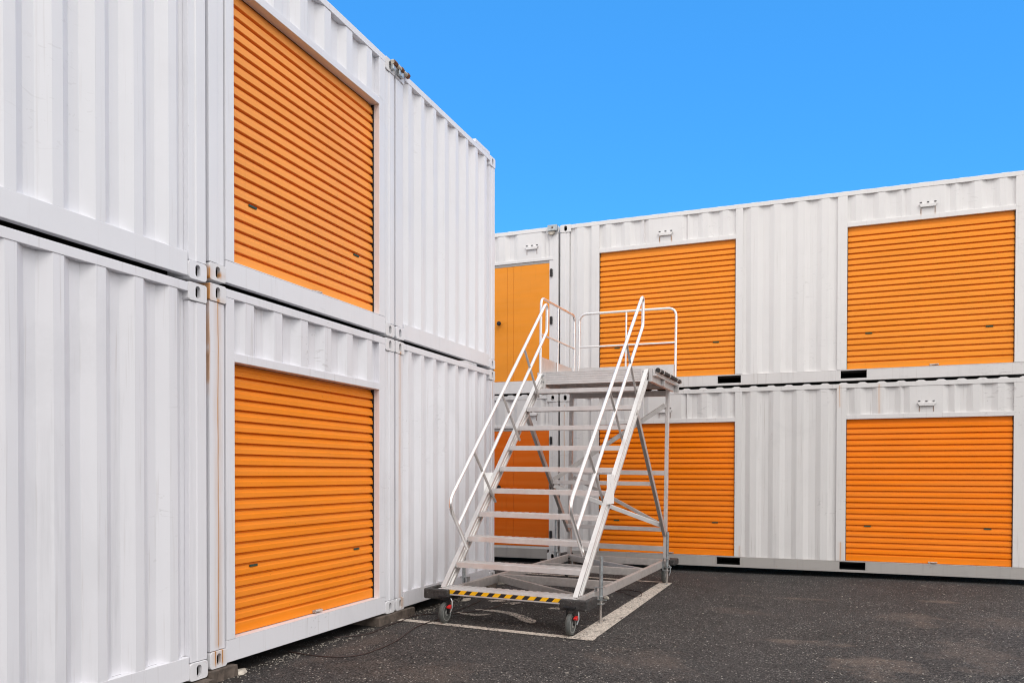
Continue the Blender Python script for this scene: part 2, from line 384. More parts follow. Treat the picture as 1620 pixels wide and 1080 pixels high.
def container(label, origin, U, D, L, depth, bays, paintk, railk, orangek, lower, end_face=True, cast_mat=None, roof_bumps=False, pockets=(), toprail=None):
    root = empty('shipping_container', origin, label, 'shipping container', 'stacked storage containers')
    U = Vector(U); Dv = Vector(D)
    F = lambda u,d,z: U*u + Dv*d + Vector((0,0,z))
    cw, cd = (.162,.178) if end_face else (.178,.162)
    pm, rm = M[paintk], M[railk]; cm = M[cast_mat or paintk]; dk = M['dark']
    for u0 in (0, L-cw):
        for z0 in (0, H-.118):
            casting(u0, u0+cw, z0, z0+.118, 0, cd, z0>0, .012 if (z0==0)==False else .022, .044 if end_face else .052, .080).build('corner_casting', [cm, dk], root, F, smooth=False)
            MB().box(u0, u0+cw, -depth, -depth+cd, z0, z0+.118).build('corner_casting', cm, root, F, bevel=.006)
    # corner posts, pressed section with a step
    for sgn, ub in ((1,0),(-1,L)):
        P = [(.004,-.005),(.086,-.005),(.092,-.012),(.150,-.012),(.150,-.075),(.156,-.09),(.004,-.09)]
        poly = [(ub+sgn*a, b) for a,b in P]
        MB().prism(poly, 'c', .1222, H-.1222).build('corner_post', pm, root, F, bevel=.002)
        MB().box(ub+sgn*.004, ub+sgn*.12, -depth+.005, -depth+.12, .1185, H-.1185).build('corner_post', pm, root, F, bevel=.003)
    # rails
    mb = MB(); u0, u1 = cw+.001, L-cw-.001
    zr0, zr1 = .014, .166
    if not pockets:
        mb.box(u0,u1,-.055,-.006,zr0,zr1)
    else:
        prev = u0
        mb.box(u0,u1,-.05,-.007,zr0,.046); mb.box(u0,u1,-.05,-.007,.152,zr1)
        for (a,b) in pockets: mb.box(prev,a,-.05,-.0072,.0455,.1525); prev = b
        mb.box(prev,u1,-.05,-.0072,.0455,.1525)
    mb.build('bottom_rail', rm, root, F, bevel=.003)
    for (a,b) in pockets:
        q = MB()
        q.box(a,b,-.6,-.051,.034,.045); q.box(a,b,-.6,-.051,.153,.164)
        q.box(a-.012,a-.001,-.6,-.051,.034,.164); q.box(b+.001,b+.012,-.6,-.051,.034,.164); q.box(a,b,-.62,-.601,.034,.164)
        q.build('fork_pocket', dk, root, F)
    MB().box(u0,u1,-depth+.01,-depth+.06,zr0,zr1).build('bottom_rail', rm, root, F, bevel=.003)
    MB().box(u0,u1,-.062,-.004,H-.066,H-.007).build('top_rail', M[toprail] if toprail else pm, root, F, bevel=.003)
    MB().box(u0,u1,-depth+.004,-depth+.062,H-.066,H-.007).build('top_rail', pm, root, F, bevel=.003)
    # floor underside and roof
    MB().box(.03,L-.03,-depth+.065,-.057,.13,.16).build('floor', dk, root, F)
    r = MB().box(.03,L-.03,-depth+.065,-.0635,H-.03,H-.012)
    if roof_bumps:
        x = .30; rb = .011 if lower else -.003
        while x < L-.3:
            r.prism([(x-.062,H-.006),(x-.030,H+rb),(x+.030,H+rb),(x+.062,H-.006)], 'b', -depth+.03, -.012); x += .236
    r.build('roof', pm, root, F)
    # far and side walls
    Fs0 = lambda s,t,z: F(-t+.0, -s, z)      # wall whose outside faces -U
    Fs1 = lambda s,t,z: F(L+t, -s, z)
    for Fx in (Fs0,Fs1):
        w = MB(); corr(w, .19, depth-.19, .17, H-.07, max(3,int(depth/.28)), -.012); w.build('side_wall', pm, root, Fx)
    w = MB(); corr(w, .16, L-.16, .17, H-.07, int(L/.28), -.02); w.build('back_wall', pm, root, lambda u,t,z: F(u,-depth-t,z))
    # the bays of the visible face
    for bay in bays:
        k = bay[0]
        if k == 'panel':
            _, a, b, n = bay
            w = MB(); corr(w, a, b, zr1+.0005, H-.0665, n, -.008, .046 if end_face else .030); w.build('wall_panel', pm, root, F)
        elif k == 'post':
            _, a, b = bay
            MB().box(a,b,-.075,-.0045,zr1+.001,H-.067).build('door_jamb', pm, root, F, bevel=.003)
        elif k == 'door':
            _, a, b, n, flat, lab, open_side = bay
            lz = 2.10 if not end_face else 2.092; lt = lz+.062
            rec = .074 if end_face else .034
            MB().box(a,b,-rec-.012,-.0035,lz,lt).build('lintel', pm, root, F, bevel=.003)
            w = MB(); corr(w, a, b, lt+.0005, H-.0665, n, -.010, .046 if end_face else .030, flat); w.build('wall_panel', pm, root, F)
            zb = .168 if not end_face else .172
            dr = roller_curtain(a+.007, b-.007, zb+.004, lz-.0005, -rec, .0785 if end_face else .0775).build('roller_door', M[orangek], root, F, label=lab)
            # side guides
            MB().box(a+.0005,a+.006,-rec-.02,-rec+.012,zb,lz-.001).build('door_guide', M['blackmetal'], root, F)
            MB().box(b-.006,b-.0005,-rec-.02,-rec+.012,zb,lz-.001).build('door_guide', M['blackmetal'], root, F)
            MB().box(a,b,-rec-.05,-.0055,zr1+.0005,zb).build('door_sill', pm, root, F)
            MB().box(a,b,-rec-.07,-rec-.052,zb,lz+.1).build('door_backing', dk, root, F)
            s = MB()
            for uc in (a+.275, b-.235+(-.0 if end_face else -.05)):
                s.box(uc-.045,uc+.045,-rec+.0005,-rec+.003,.636,.654)
            for j,uc in enumerate((a+.275, b-.275)):
                MB().box(uc-.042,uc+.042,-rec-.004,-rec+.0025,.640,.655).build('grip_slot', M['green'], dr, F)
            uc = (a+b)/2+.08
            lt_ = MB().box(uc-.055,uc+.055,-rec-.002,-rec+.010,zb+.012,zb+.030)
            lt_.tube([(uc-.03,-rec+.012,zb+.02),(uc+.045,-rec+.026,zb+.02)],.011,10)
            lt_.box(uc-.05,uc-.03,-rec,-rec+.03,zb+.008,zb+.016)
            lt_.build('latch', M['steel'], dr, F, bevel=.002)
        elif k == 'lockbox':
            _, uc, z0 = bay
            q = MB().prism([(uc-.112,z0+.042),(uc+.112,z0+.042),(uc+.084,z0),(uc-.084,z0)], 'b', -.009, .022)
            hb = q.build('vent_hood', pm, root, F, bevel=.003)
            q = MB()
            for e in (-.085,0,.085): q.box(uc+e-.013,uc+e+.013,-.009,.004,z0+.062,z0+.071)
            q.build('bolt', M['blackmetal'], hb, F)
            q = MB().box(uc-.086,uc-.081,-.0095,-.0045,z0-.074,z0-.001); q.box(uc+.081,uc+.086,-.0095,-.0045,z0-.074,z0-.001)
            q.build('vent_edge', M['rust'], hb, F)
        elif k == 'hinged':
            _, a, b, n, lab = bay
            lz = 2.072; lt = 2.115
            MB().box(a,b,-.09,-.0035,lz,lt).build('lintel', pm, root, F, bevel=.003)
            w = MB(); corr(w, a, b, lt+.0005, H-.0665, n, -.010, .034, [(b-.60,b-.2)]); w.build('wall_panel', pm, root, F)
            MB().box(a,b,-.09,-.0055,zr1+.0005,.205).build('door_sill', pm, root, F)
            MB().box(a,b,-.055,-.016,2.030,lz-.0005).build('door_head', M['rail_dirty'], root, F, bevel=.002)
            MB().box(b-.0435,b-.0005,-.055,-.02,.2055,2.0295).build('door_frame', pm, root, F); MB().box(a,b,-.13,-.095,.17,lz+.05).build('door_backing', dk, root, F)
            zt = 2.026; zb = .21; d0, d1 = -.055, -.014
            dr = MB()
            cuts = [a+.03, a+.03+.235, a+.03+.345, b-.045]
            for i in range(3): dr.box(cuts[i]+.0015, cuts[i+1]-.0015, d0, d1, zb, zt)
            dr.box(a+.03,b-.045,d0-.004,d0-.0005,zb,zt)
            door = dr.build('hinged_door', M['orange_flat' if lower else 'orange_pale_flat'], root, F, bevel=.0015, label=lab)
            MB().lathe([(0,.016),(.03,.016),(.034,.033),(.05,.036),(.066,.030),(.07,.012)], (a+.14,d1,zb+.925), 'b', 20).build('door_knob', M['blackmetal'], door, F, smooth=True)
            for zz in (1.66,.92,.19):
                q = MB().tube([(b-.030,.004,zb+zz-.06),(b-.030,.004,zb+zz+.06)], .015, 12)
                q.box(b-.055,b-.012,-.0135,-.006,zb+zz-.055,zb+zz+.055)
                q.build('hinge', M['blackmetal'], door, F)
    return root, F

# ---- the row on the left: three stacks standing end-on to the yard (faces at x = 0)
g_ = .0105
Wc = S-.026
zU = H+.0207
LX, LY = (0,1,0), (1,0,0)
mid_bays = [('post', .163, .268), ('post', 2.19-.006, Wc-.163+.0), ]
def left(label, k, z, bays, low):
    y0 = -(k+1)*S + .013
    dz = -.035 if k == 2 else 0
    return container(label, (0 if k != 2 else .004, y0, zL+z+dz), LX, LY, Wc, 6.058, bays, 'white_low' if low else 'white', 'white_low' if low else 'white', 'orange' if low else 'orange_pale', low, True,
                     cast_mat='white_rusty' if (low or k == 1) else 'white')
doorL = -4.667 - (-2*S+.013); doorR = -2.747 - (-2*S+.013)
mb_ = lambda lab: [('post', .1635, doorL), ('door', doorL, doorR, 6, (), lab, 1), ('post', doorR, Wc-.1635)]
pn = [('panel', .152, Wc-.152, 8)]
left('plain white container at lower left, nearest the camera, corrugated wall without a door', 2, 0, pn, True)
left('plain white container stacked on top at far left, above the nearest corrugated wall', 2, zU, pn, False)
left('lower white container of the middle left stack, rust streak beside its orange roller door', 1, 0, mb_('orange roller door standing at ground level'), True)
left('upper white container of the middle left stack with orange roller door under the roof edge', 1, zU, mb_('pale orange roller door on the upper level'), False)
left('lower plain white container at the inner corner, directly left of the rolling stairs', 0, 0, pn, True)
left('upper plain white container ending at the inner corner, with steel plate on its roof edge', 0, zU, pn, False)

# ---- the row at the back: long sides facing the yard (faces at y = 2.641)
YR = 2.641; zR = zL-.029
RX, RY = (1,0,0), (0,-1,0)
L2 = 6.78; X2 = -.0285
def U2(x): return x - X2
def r2(label, z, low, la, lb):
    bays = [('panel', .158, U2(.473), 1), ('post', U2(.473), U2(.600)), ('door', U2(.600), U2(2.612), 7, [(.92,1.35)] if False else [(U2(1.36),U2(1.85))], la, 0),
            ('post', U2(2.612), U2(2.711)), ('panel', U2(2.711), U2(3.961), 4), ('post', U2(3.961), U2(4.083)),
            ('door', U2(4.083), U2(6.052), 7, [(U2(4.86),U2(5.25))], lb, 0), ('post', U2(6.052), U2(6.175)), ('panel', U2(6.175), L2-.158, 1),
            ('lockbox', U2(1.605), 2.254), ('lockbox', U2(5.057), 2.254)]
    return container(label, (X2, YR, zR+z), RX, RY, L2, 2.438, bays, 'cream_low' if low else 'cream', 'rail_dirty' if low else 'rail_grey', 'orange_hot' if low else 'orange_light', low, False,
              roof_bumps=True, pockets=[(U2(2.366),U2(2.691)),(U2(4.010),U2(4.335))], toprail='cream_low' if low else 'cream')
r2('long lower container along the back, weathered cream paint, two deep orange roller doors', 0, True, None, None)
r2('long upper container along the back, against the blue sky, with two orange roller doors', zU, False, None, None)
X1 = -.0545-6.058
def r1(label, z, low, lab):
    a = -1.18-X1; b = -.140-X1
    bays = [('panel', .158, a-.1, 16), ('post', a-.1, a), ('hinged', a, b, 3, lab), ('lockbox', -.495-X1, 2.262)]
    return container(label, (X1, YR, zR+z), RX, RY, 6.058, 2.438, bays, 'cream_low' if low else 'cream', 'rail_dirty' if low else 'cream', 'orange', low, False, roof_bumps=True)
r1('lower container in the inner corner behind the stairs, with dark orange hinged door', 0, True, 'orange hinged door seen between the treads')
r1('upper container in the inner corner with flat orange hinged door and round black knob', zU, False, 'flat orange hinged door with black knob')

# clamps tying neighbouring top castings
def clamp(loc, U, D, label, s=1.0, grey=False):
    U = Vector(U); Dv = Vector(D); F = lambda u,d,z: U*u + Dv*d + Vector((0,0,z))
    root = empty('bridge_clamp', loc, label, 'clamp')
    m = M['galv'] if grey else M['rust']
    MB().tube([(-.10,.026,-.034),(.20,.026,-.034)], .019, 12).build('clamp_rod', M['stone'], root, F, smooth=True)
    for u,w_ in ((-.06,.034),(.07,.020),(.185,.018)):
        MB().lathe([(-w_,.020),(-w_*.8,.027),(w_*.8,.027),(w_,.020)], (u,.028,-.034), 'a', 6).build('clamp_nut', M['rust'], root, F)
    for u in (-.075,.035,.085):
        MB().box(u-.022,u+.022,.002,.035,-.10,-.005).build('clamp_jaw', M['galv'], root, F, bevel=.006)
    return root
clamp((0,-S,zL+zU+H+.004), LX, LY, 'rusty bridge clamp joining the roof corners of two left containers')
_c = empty('corner_clamp', (-.135,YR,zR+zU+H), 'grey steel clamp block on the roof corner above the orange hinged door', 'clamp')
MB().box(-.080,.075,-.060,-.0045,-.088,.004).build('clamp_body', M['galv'], _c, bevel=.004)
_b = MB().prism([(-.078,-.090),(.028,-.090),(.022,-.125),(.0,-.142),(-.045,-.142),(-.070,-.125)], 'b', -.045, -.006).build('clamp_foot', M['stone'], _c, bevel=.004)
MB().box(-.012,.010,-.072,-.0605,-.05,-.03).build('bolt', M['rust'], _c, bevel=.003)
# flat steel plate on the roof edge near the inner corner
pl = MB().box(-.45,-.004,-.60,-.175,zL+zU+H-.006,zL+zU+H+.034)
o = pl.build('roof_plate', M['white'], bevel=.004)
tag(o, 'low white steel plate lying on the roof edge near the inner corner', 'steel plate')

# ------------------------------------------------------------------ ground
def sstep(a,b,x):
    t = max(0,min(1,(x-a)/(b-a))); return t*t*(3-2*t)
def gz(x,y):
    return -.018*sstep(.1,1.8,x) + .012*sstep(2.6,5,x) - .03*sstep(-4.95,-5.6,y)*sstep(1.2,0,x)
xs = [-400,-100,-30,-10,-6.5] + [-3+.25*i for i in range(61)] + [16,30,100,400]
ys = [-400,-100,-30,-14] + [-11+.25*i for i in range(73)] + [12,30,100,400]
mb = MB(); nx, ny = len(xs), len(ys)
mb.add([(x,y,gz(x,y)) for y in ys for x in xs], [(j*nx+i,j*nx+i+1,(j+1)*nx+i+1,(j+1)*nx+i) for j in range(ny-1) for i in range(nx-1)])
tag(mb.build('ground', M['asphalt'], smooth=True), kind='structure')

def flat_poly(name, polys, mat, dz=.004, sub=.2):
    mb = MB()
    for P in polys:
        mb.add([(x,y,gz(x,y)+dz) for x,y in P], [tuple(range(len(P)))])
    o = mb.build(name, mat)
    return o
def strip(p, q, w0, w1, side, n=24):
    p = Vector(p); q = Vector(q); d = (q-p).normalized(); nr = Vector((-d.y,d.x))*side
    out = []
    rnd = random.Random(3)
    for i in range(n):
        a, b = i/n, (i+1)/n
        A = p.lerp(q,a); B = p.lerp(q,b); wa = w0+(w1-w0)*a; wb = w0+(w1-w0)*b
        out.append([(A.x,A.y),(B.x,B.y),(B.x+nr.x*wb,B.y+nr.y*wb),(A.x+nr.x*wa,A.y+nr.y*wa)])
    return out
line = strip((-.02,-2.475),(1.985,-2.575),.10,.10,1,20) + strip((1.985,-2.5745),(1.975,1.27),.21,.16,1,34) + strip((1.83,1.255),(-.1,1.30),.09,.09,-1,16)
# keep the three strokes from lying in one plane where they meet
tag(flat_poly('parking_line', line[:20], M['line'], .004), kind='structure')
tag(flat_poly('parking_line', line[20:54], M['line'], .006), kind='structure')
tag(flat_poly('parking_line', line[54:], M['line'], .004), kind='structure')
def brush(pts, ws):
    pts = [Vector(p) for p in pts]; out = []; N = len(pts)
    L_, R_ = [], []
    for i,p in enumerate(pts):
        t = (pts[min(i+1,N-1)]-pts[max(i-1,0)]).normalized(); n = Vector((-t.y,t.x))
        L_.append(p+n*ws[i]/2); R_.append(p-n*ws[i]/2)
    for i in range(N-1): out.append([tuple(L_[i]),tuple(L_[i+1]),tuple(R_[i+1]),tuple(R_[i])])
    return out
num = brush([(.46,-1.62),(.62,-1.60),(.80,-1.63),(.98,-1.74),(1.10,-1.86),(1.19,-1.97),(1.24,-2.05)],[.05,.09,.10,.12,.14,.14,.04])
num += brush([(.36,-1.84),(.45,-1.88),(.56,-1.90),(.64,-1.86),(.70,-1.78)],[.03,.07,.09,.08,.02])
num += brush([(.36,-1.06),(.46,-1.03),(.58,-.95)],[.05,.14,.10]) + brush([(.56,-1.14),(.66,-1.12),(.72,-1.0)],[.06,.14,.08]) + brush([(1.10,-1.22),(1.20,-1.18),(1.28,-1.2)],[.05,.13,.05])
tag(flat_poly('faded_bay_number', num, M['faded'], .004), kind='structure')

# grit: crumbs of stone over the asphalt
def rock(mb, x, y, z, r, rnd):
    phi = (1+5**.5)/2
    ico = [(-1,phi,0),(1,phi,0),(-1,-phi,0),(1,-phi,0),(0,-1,phi),(0,1,phi),(0,-1,-phi),(0,1,-phi),(phi,0,-1),(phi,0,1),(-phi,0,-1),(-phi,0,1)]
    F_ = [(0,11,5),(0,5,1),(0,1,7),(0,7,10),(0,10,11),(1,5,9),(5,11,4),(11,10,2),(10,7,6),(7,1,8),(3,9,4),(3,4,2),(3,2,6),(3,6,8),(3,8,9),(4,9,5),(2,4,11),(6,2,10),(8,6,7),(9,8,1)]
    a = rnd.random()*6.28; ca, sa = math.cos(a), math.sin(a); sx, sy, sz = r*rnd.uniform(.6,1.1), r*rnd.uniform(.4,.8), r*rnd.uniform(.3,.55)
    vs = []
    for v in ico:
        q = rnd.uniform(.42,.6); px, py, pz = v[0]*q*sx, v[1]*q*sy, v[2]*q*sz
        vs.append((x+px*ca-py*sa, y+px*sa+py*ca, z+pz+sz*.4))
    mb.add(vs, F_)
rnd = random.Random(11); gr = MB()
for i in range(900):
    x = rnd.uniform(.0,7.0); y = rnd.uniform(-5.2,2.5)
    rock(gr, x, y, gz(x,y), rnd.choice((.004,.005,.006,.007,.010,.013)), rnd)
for i in range(900):        # thicker along the foot of the left row
    x = abs(rnd.gauss(0,.10))-.05; y = rnd.uniform(-5.4,-.1)
    rock(gr, x, y, gz(x,y), rnd.choice((.004,.005,.006,.008,.008,.013)), rnd)
M['grit'] = simple('grey_brown_grit', (.26,.235,.20), .9, 0, .5, 120, .2)
tag(gr.build('loose_grit', M['grit']), 'pale loose grit scattered over the dark asphalt', 'grit', kind='stuff')

def bigrock(loc, r, label, mat='stone', seed=1, flat=1.0):
    m_ = MB(); rr = random.Random(seed); rock(m_, 0,0,0, r, rr)
    o = m_.build('stone', M[mat], bevel=r*.06, loc=loc); o.scale = (1,1,flat)
    tag(o, label, 'stone'); return o
bigrock((-.02,.22,-.005), .13, 'pale broken stone lying under the stairs beside the inner container', seed=4, flat=1.2)
bigrock((.0,-4.62,-.01), .085, 'rough grey stone at the end of the timber block under the rust streak', seed=6)
bigrock((.12,-1.12,-.005), .10, 'flat pale chip of stone behind the front left castor', seed=8, flat=.5)
bigrock((1.52,-.35,-.012), .05, 'small white pebble next to the looped cable', seed=9)

# timber packing under the castings
def timber(x0,x1,y0,y1,z1,label,ang=0):
    cx, cy = (x0+x1)/2,(y0+y1)/2
    mb = MB(); n = 10; rr = random.Random(int(abs(y0)*100))
    w, l = (x1-x0)/2, (y1-y0)/2; z0 = min(gz(x0,y0),gz(x1,y1))-.01
    vs = []; fs = []
    for i in range(n+1):
        yy = -l+2*l*i/n
        for (sx,zz) in ((-1,z0),(1,z0),(1,z1),(-1,z1)):
            vs.append((sx*w+rr.uniform(-.006,.006), yy+rr.uniform(-.004,.004), zz+(rr.uniform(-.005,.0) if zz==z1 else 0)))
    for i in range(n):
        for k in range(4): fs.append((4*i+k,4*i+(k+1)%4,4*i+4+(k+1)%4,4*i+4+k))
    fs += [(3,2,1,0),(4*n,4*n+1,4*n+2,4*n+3)]
    mb.add(vs,fs); o = mb.build('timber_block', M['wood'], bevel=.004, loc=(cx,cy,0)); o.rotation_euler.z = ang
    tag(o, label, 'timber block', 'timber packing blocks'); return o
timber(-.5,.065,-5.20,-4.945,.046,'weathered timber block under the nearest left container corner')
timber(-.5,.030,-4.935,-4.68,.083,'grey timber block under the rust-streaked casting of the middle container')
timber(-.5,.025,-2.80,-2.12,.083,'long mossy timber block under the joint near the front left castor')
timber(-.4,.02,-.26,-.01,.083,'timber block under the last left container at the inner corner')
timber(-.35,.20,2.66,2.92,.054,'timber block below the joint of the two back containers')
timber(6.3,6.8,2.70,2.95,.054,'timber block under the far right end of the back container')

# cables
def cable(pts, label, r=.0045):
    P = [Vector((x,y,gz(x,y)+r+.002+dz)) for x,y,dz in pts]
    out = []
    N = len(P)
    for i in range(N-1):
        p0,p1,p2,p3 = P[max(i-1,0)],P[i],P[i+1],P[min(i+2,N-1)]
        for k in range(8):
            t = k/8; out.append(.5*((2*p1)+(p2-p0)*t+(2*p0-5*p1+4*p2-p3)*t*t+(3*p1-p0-3*p2+p3)*t**3))
    out.append(P[-1])
    o = MB().tube(out, r, 6).build('cable', M['cable'], smooth=True); tag(o, label, 'cable', 'loose cables on the asphalt'); return o

cable([(-.10,-3.96,0),(.19,-4.00,0),(.39,-3.95,0),(.50,-3.77,0),(.49,-3.33,0),(.42,-3.01,0),(.35,-2.67,.0),(.36,-2.29,0),(.37,-1.98,0),(.49,-1.75,0),(.60,-1.45,0),(.56,-1.03,0),(.35,-.45,0),(.1,-.2,0)],
      'thin dark cable in a wide loop in front of the left castor')
cable([(-.07,-3.38,0),(.11,-3.14,0),(.085,-2.79,0),(.075,-2.62,.0),(.085,-2.5,0),(.06,-2.28,0),(.09,-2.14,0),(.20,-2.02,0),(.29,-1.92,0),(.32,-1.61,0),(.27,-1.05,0),(.1,-.6,0)],
      'thin dark cable running close along the foot of the left containers', .0045)
cable([(1.15,.33,0),(1.32,.28,0),(1.47,.25,0),(1.57,.21,0),(1.71,.01,0),(1.81,-.08,0),(1.84,.01,0),(1.78,.28,0),(1.72,.35,0),(1.56,.43,0),(1.46,.34,0),(1.3,.30,.006)],
      'small closed loop of cable lying on the white line under the stairs')

# ------------------------------------------------------------------ rolling stairs
th, rh = -.03, .012
ex = Vector((math.cos(th)*math.cos(rh), math.sin(th)*math.cos(rh), -math.sin(rh))); ey = Vector((-math.sin(th), math.cos(th), 0)); ez = ex.cross(ey)
Lm = Matrix.Translation((.447,-2.337,0)) @ Matrix((ex,ey,ez)).transposed().to_4x4()
ST = empty('rolling_stairs', None, 'aluminium rolling access stairs with handrails and hazard striped bottom step', 'rolling stairs', mat=Lm)
W = 1.283; RUN, RISE, C0 = .253, .236, .305
sl = math.hypot(RUN,RISE); sb, sc = RUN/sl, RISE/sl; nb, nc = sc, -sb
def sp(t, p): return (sb*t+nb*p, C0+sc*t+nc*p)          # along slope, perpendicular (down-rear)
# stringers
for side in (0,1):
    prof = [(0,0),(0,.046),(.020,.046),(.020,.033),(.048,.033),(.052,.038),(.060,.038),(.064,.033),(.095,.033),(.095,.046),(.115,.046),(.115,0),(.095,0),(.095,.013),(.064,.013),(.060,.008),(.052,.008),(.048,.013),(.020,.013),(.020,0)]
    vs = []; n = len(prof)
    for end in (0,1):
        for p,a in prof:
            p = p+.006
            t = (.018-nc*p)/sc if end == 0 else (2.525-nb*p)/sb
            b,c = sp(t,p); vs.append(((-.047+a) if side == 0 else (W+.001+a), b, c))
    MB().add(vs, [tuple(range(n))[::-1], tuple(range(n,2*n))] + [(i,(i+1)%n,n+(i+1)%n,n+i) for i in range(n)]).build('stringer', M['alu'], ST)
# treads
def tread_mesh():
    m = MB(); a0, a1 = .0005, W-.0005
    m.box(a0,a1,.000,.010,-.052,-.002)
    m.box(a0,a1,.0102,.222,-.016,-.004)
    m.box(a0,a1,.212,.2215,-.045,-.0165)
    m.box(a0,a1,.0102,.03,-.052,-.046)
    x = .03
    while x < W-.04:
        m.box(x,x+.040,.012,.214,-.0038,-.0008); x += .080
    return m
tr = tread_mesh().build('tread', M['alu_tread'], ST, loc=(0,RUN,C0+RISE), bevel=.0015)
for k in range(2,10):
    c = tr.copy(); COL.objects.link(c); c.location = (0, k*RUN, C0+k*RISE)
# bottom deck with hazard strip
dk = MB(); dk.box(-.05,W+.05,-.03,.24,.262,.3145)
x = -.02
while x < W: dk.box(x,x+.04,-.026,.236,.3147,.3195); x += .08
dk.box(-.02,W+.02,-.034,-.0302,.262,.270)
dk = dk.build('bottom_step', M['alu_tread'], ST, bevel=.002)
hz = MB(); a0, a1 = .035, 1.205; hz.box(a0,a1,-.0325,-.0303,.276,.312,1)
p_ = (a1-a0)/10.0; sk = .034
for i in range(10):
    x0 = a0+i*p_+.018; x1 = min(x0+p_*.52, a1)
    hz.prism([(x0,.2762),(x1,.2762),(min(x1+sk,a1),.3118),(min(x0+sk,a1),.3118)], 'b', -.0338, -.0324, 0)
hz.build('hazard_strip', [M['yellow'],M['black']], dk)

def tube(name, pts, r=.0185, parent=None, mat='tube', n=14):
    return MB().tube(pts, r, n).build(name, M[mat], parent or ST, smooth=True)
# handrails, one closed loop per side
for a in (.036, W-.036):
    loop = fillet([(a,.43,.66),(a,.0,1.125),(a,2.56,3.548),(a,2.56,3.165),(a,.212,.898)], [.14,.06,.10], 10)
    h = tube('handrail', loop)
    for (b0,c0,b1,c1) in ((.545,1.625,1.085,1.105),(1.225,2.265,1.735,1.79),(1.84,2.845,2.31,2.335)):
        tube('handrail_post', [(a,b0+.012,c0+.012-.02),(a,b1,c1)], .0135, h, 'alu_beam')
    for (b,c) in ((.43,.66),(1.085,1.105),(1.735,1.79),(2.31,2.335)):
        s = -1 if a < .5 else 1
        MB().lathe([(-.012,.011),(.012,.011)], (a,b-.018,c+.018), 'a', 8).build('bolt', M['galv'], h)
# platform
pf = MB(); pf.box(-.045,W+.045,2.56,3.79,2.618,2.655); 
for b in (2.85,3.15,3.45,3.70): pf.box(-.0,W,b,b+.04,2.54,2.617)
x = -.02
while x < W+.02: pf.box(x,x+.04,2.565,3.785,2.6552,2.660); x += .08
pf = pf.build('platform', M['alu_beam'], ST, bevel=.002)
nose = []
zz = 2.512; 
pts = [(2.556,zz),(2.530,zz)]
for i in range(5):
    c = zz+.028*i
    pts += [(2.530,c+.020),(2.535,c+.022),(2.535,c+.026),(2.530,c+.028)]
pts += [(2.530,2.664),(2.556,2.664)]
MB().prism(pts, 'a', .041, W-.041).build('platform_nosing', M['alu_tread'], ST)
for a0,a1 in ((-.012,.040),(W-.040,W+.010)):
    q = MB().box(a0,a1,2.524,2.556,2.462,2.664).build('corner_plate', M['alu'], ST, bevel=.002)
    for c in (2.54,2.62): MB().lathe([(-.008,.011),(0,.011)], ((a0+a1)/2,2.5235,c), 'b', 8).build('bolt', M['galv'], q)
for a0,a1 in ((-.075,-.0455),(W+.0465,W+.090)):
    MB().box(a0,a1,2.535,3.80,2.505,2.662).build('side_beam', M['alu_tread'], ST, bevel=.003)
q = MB(); q.box(W+.091,W+.135,2.56,3.82,2.575,2.600); q.box(W+.0915,W+.12,2.56,2.60,2.601,2.66); q.box(W+.0915,W+.132,3.02,3.06,2.50,2.574); q.box(W+.0915,W+.150,3.78,3.80,2.49,2.60)
q.build('fender_bracket', M['alu_tread'], ST, bevel=.002)
bar = []
rl = MB().tube([(W+.150,2.56,2.640),(W+.150,3.86,2.640)], .027, 16).build('rubber_fender', M['rubber'], ST, smooth=True)
for b in (2.60,2.80,3.15,3.60,3.82): MB().lathe([(-.012,.031),(.012,.031)], (W+.150,b,2.640), 'b', 18).build('fender_collar', M['alu'], rl, smooth=True)
# guards
a = -.040
gl = tube('guard_rail', fillet([(a,2.55,2.60),(a,2.55,3.59),(a,3.83,3.60),(a,3.83,2.60)], .10, 9), .0165)
tube('mid_rail', [(a,2.55,3.14),(a,3.83,3.145)], .0125, gl); tube('guard_post', [(a,3.17,2.63),(a,3.17,3.59)], .0125, gl)
MB().box(-.062,-.057,2.575,3.80,2.664,2.868).build('kick_plate', M['alu_tread'], ST)
b = 3.83
gr_ = tube('guard_rail', fillet([(.032,b,2.60),(.032,b,3.615),(1.375,b,3.615),(1.375,b,2.56)], .12, 9), .0165)
tube('mid_rail', [(.032,b,3.160),(1.375,b,3.160)], .0125, gr_); tube('guard_post', [(.70,b,2.63),(.70,b,3.61)], .0125, gr_)
MB().box(.05,1.36,3.803,3.808,2.664,2.868).build('kick_plate', M['alu_tread'], ST)
# legs, struts and bracing
for a in (-.022, W+.024):
    MB().box(a-.024,a+.024,3.676,3.724,.3055,2.535).build('rear_post', M['alu_beam'] if a < 0 else M['alu'], ST, bevel=.004)
    MB().beam((a,2.07,2.12),(a,3.645,.63),.040,.062).build('diagonal_strut', M['alu_beam'], ST, bevel=.004)
def bar(p,q,w,h,name='cross_bar',mat='alu_beam'): return MB().beam(p,q,w,h).build(name, M[mat], ST, bevel=.003)
bar((-.0,3.70,2.478),(W,3.70,2.478),.040,.075)
bar((.001,2.945,1.300),(W-.001,2.945,1.300),.035,.052,mat='alu')
bar((.0,3.56,.700),(W,3.56,.700),.035,.052,mat='alu')
bar((.003,3.70,1.435),(W-.001,3.70,1.435),.030,.062,mat='alu')
bar((.003,3.70,.435),(W-.001,3.70,.435),.030,.070,mat='alu')
bar((W,3.665,2.32),(.0,2.98,1.335),.030,.058,'brace')
bar((.0,2.98,1.255),(W,3.54,.755),.034,.056,'brace','alu')
bar((.01,3.74,1.36),(W,3.74,.73),.030,.045,'brace')
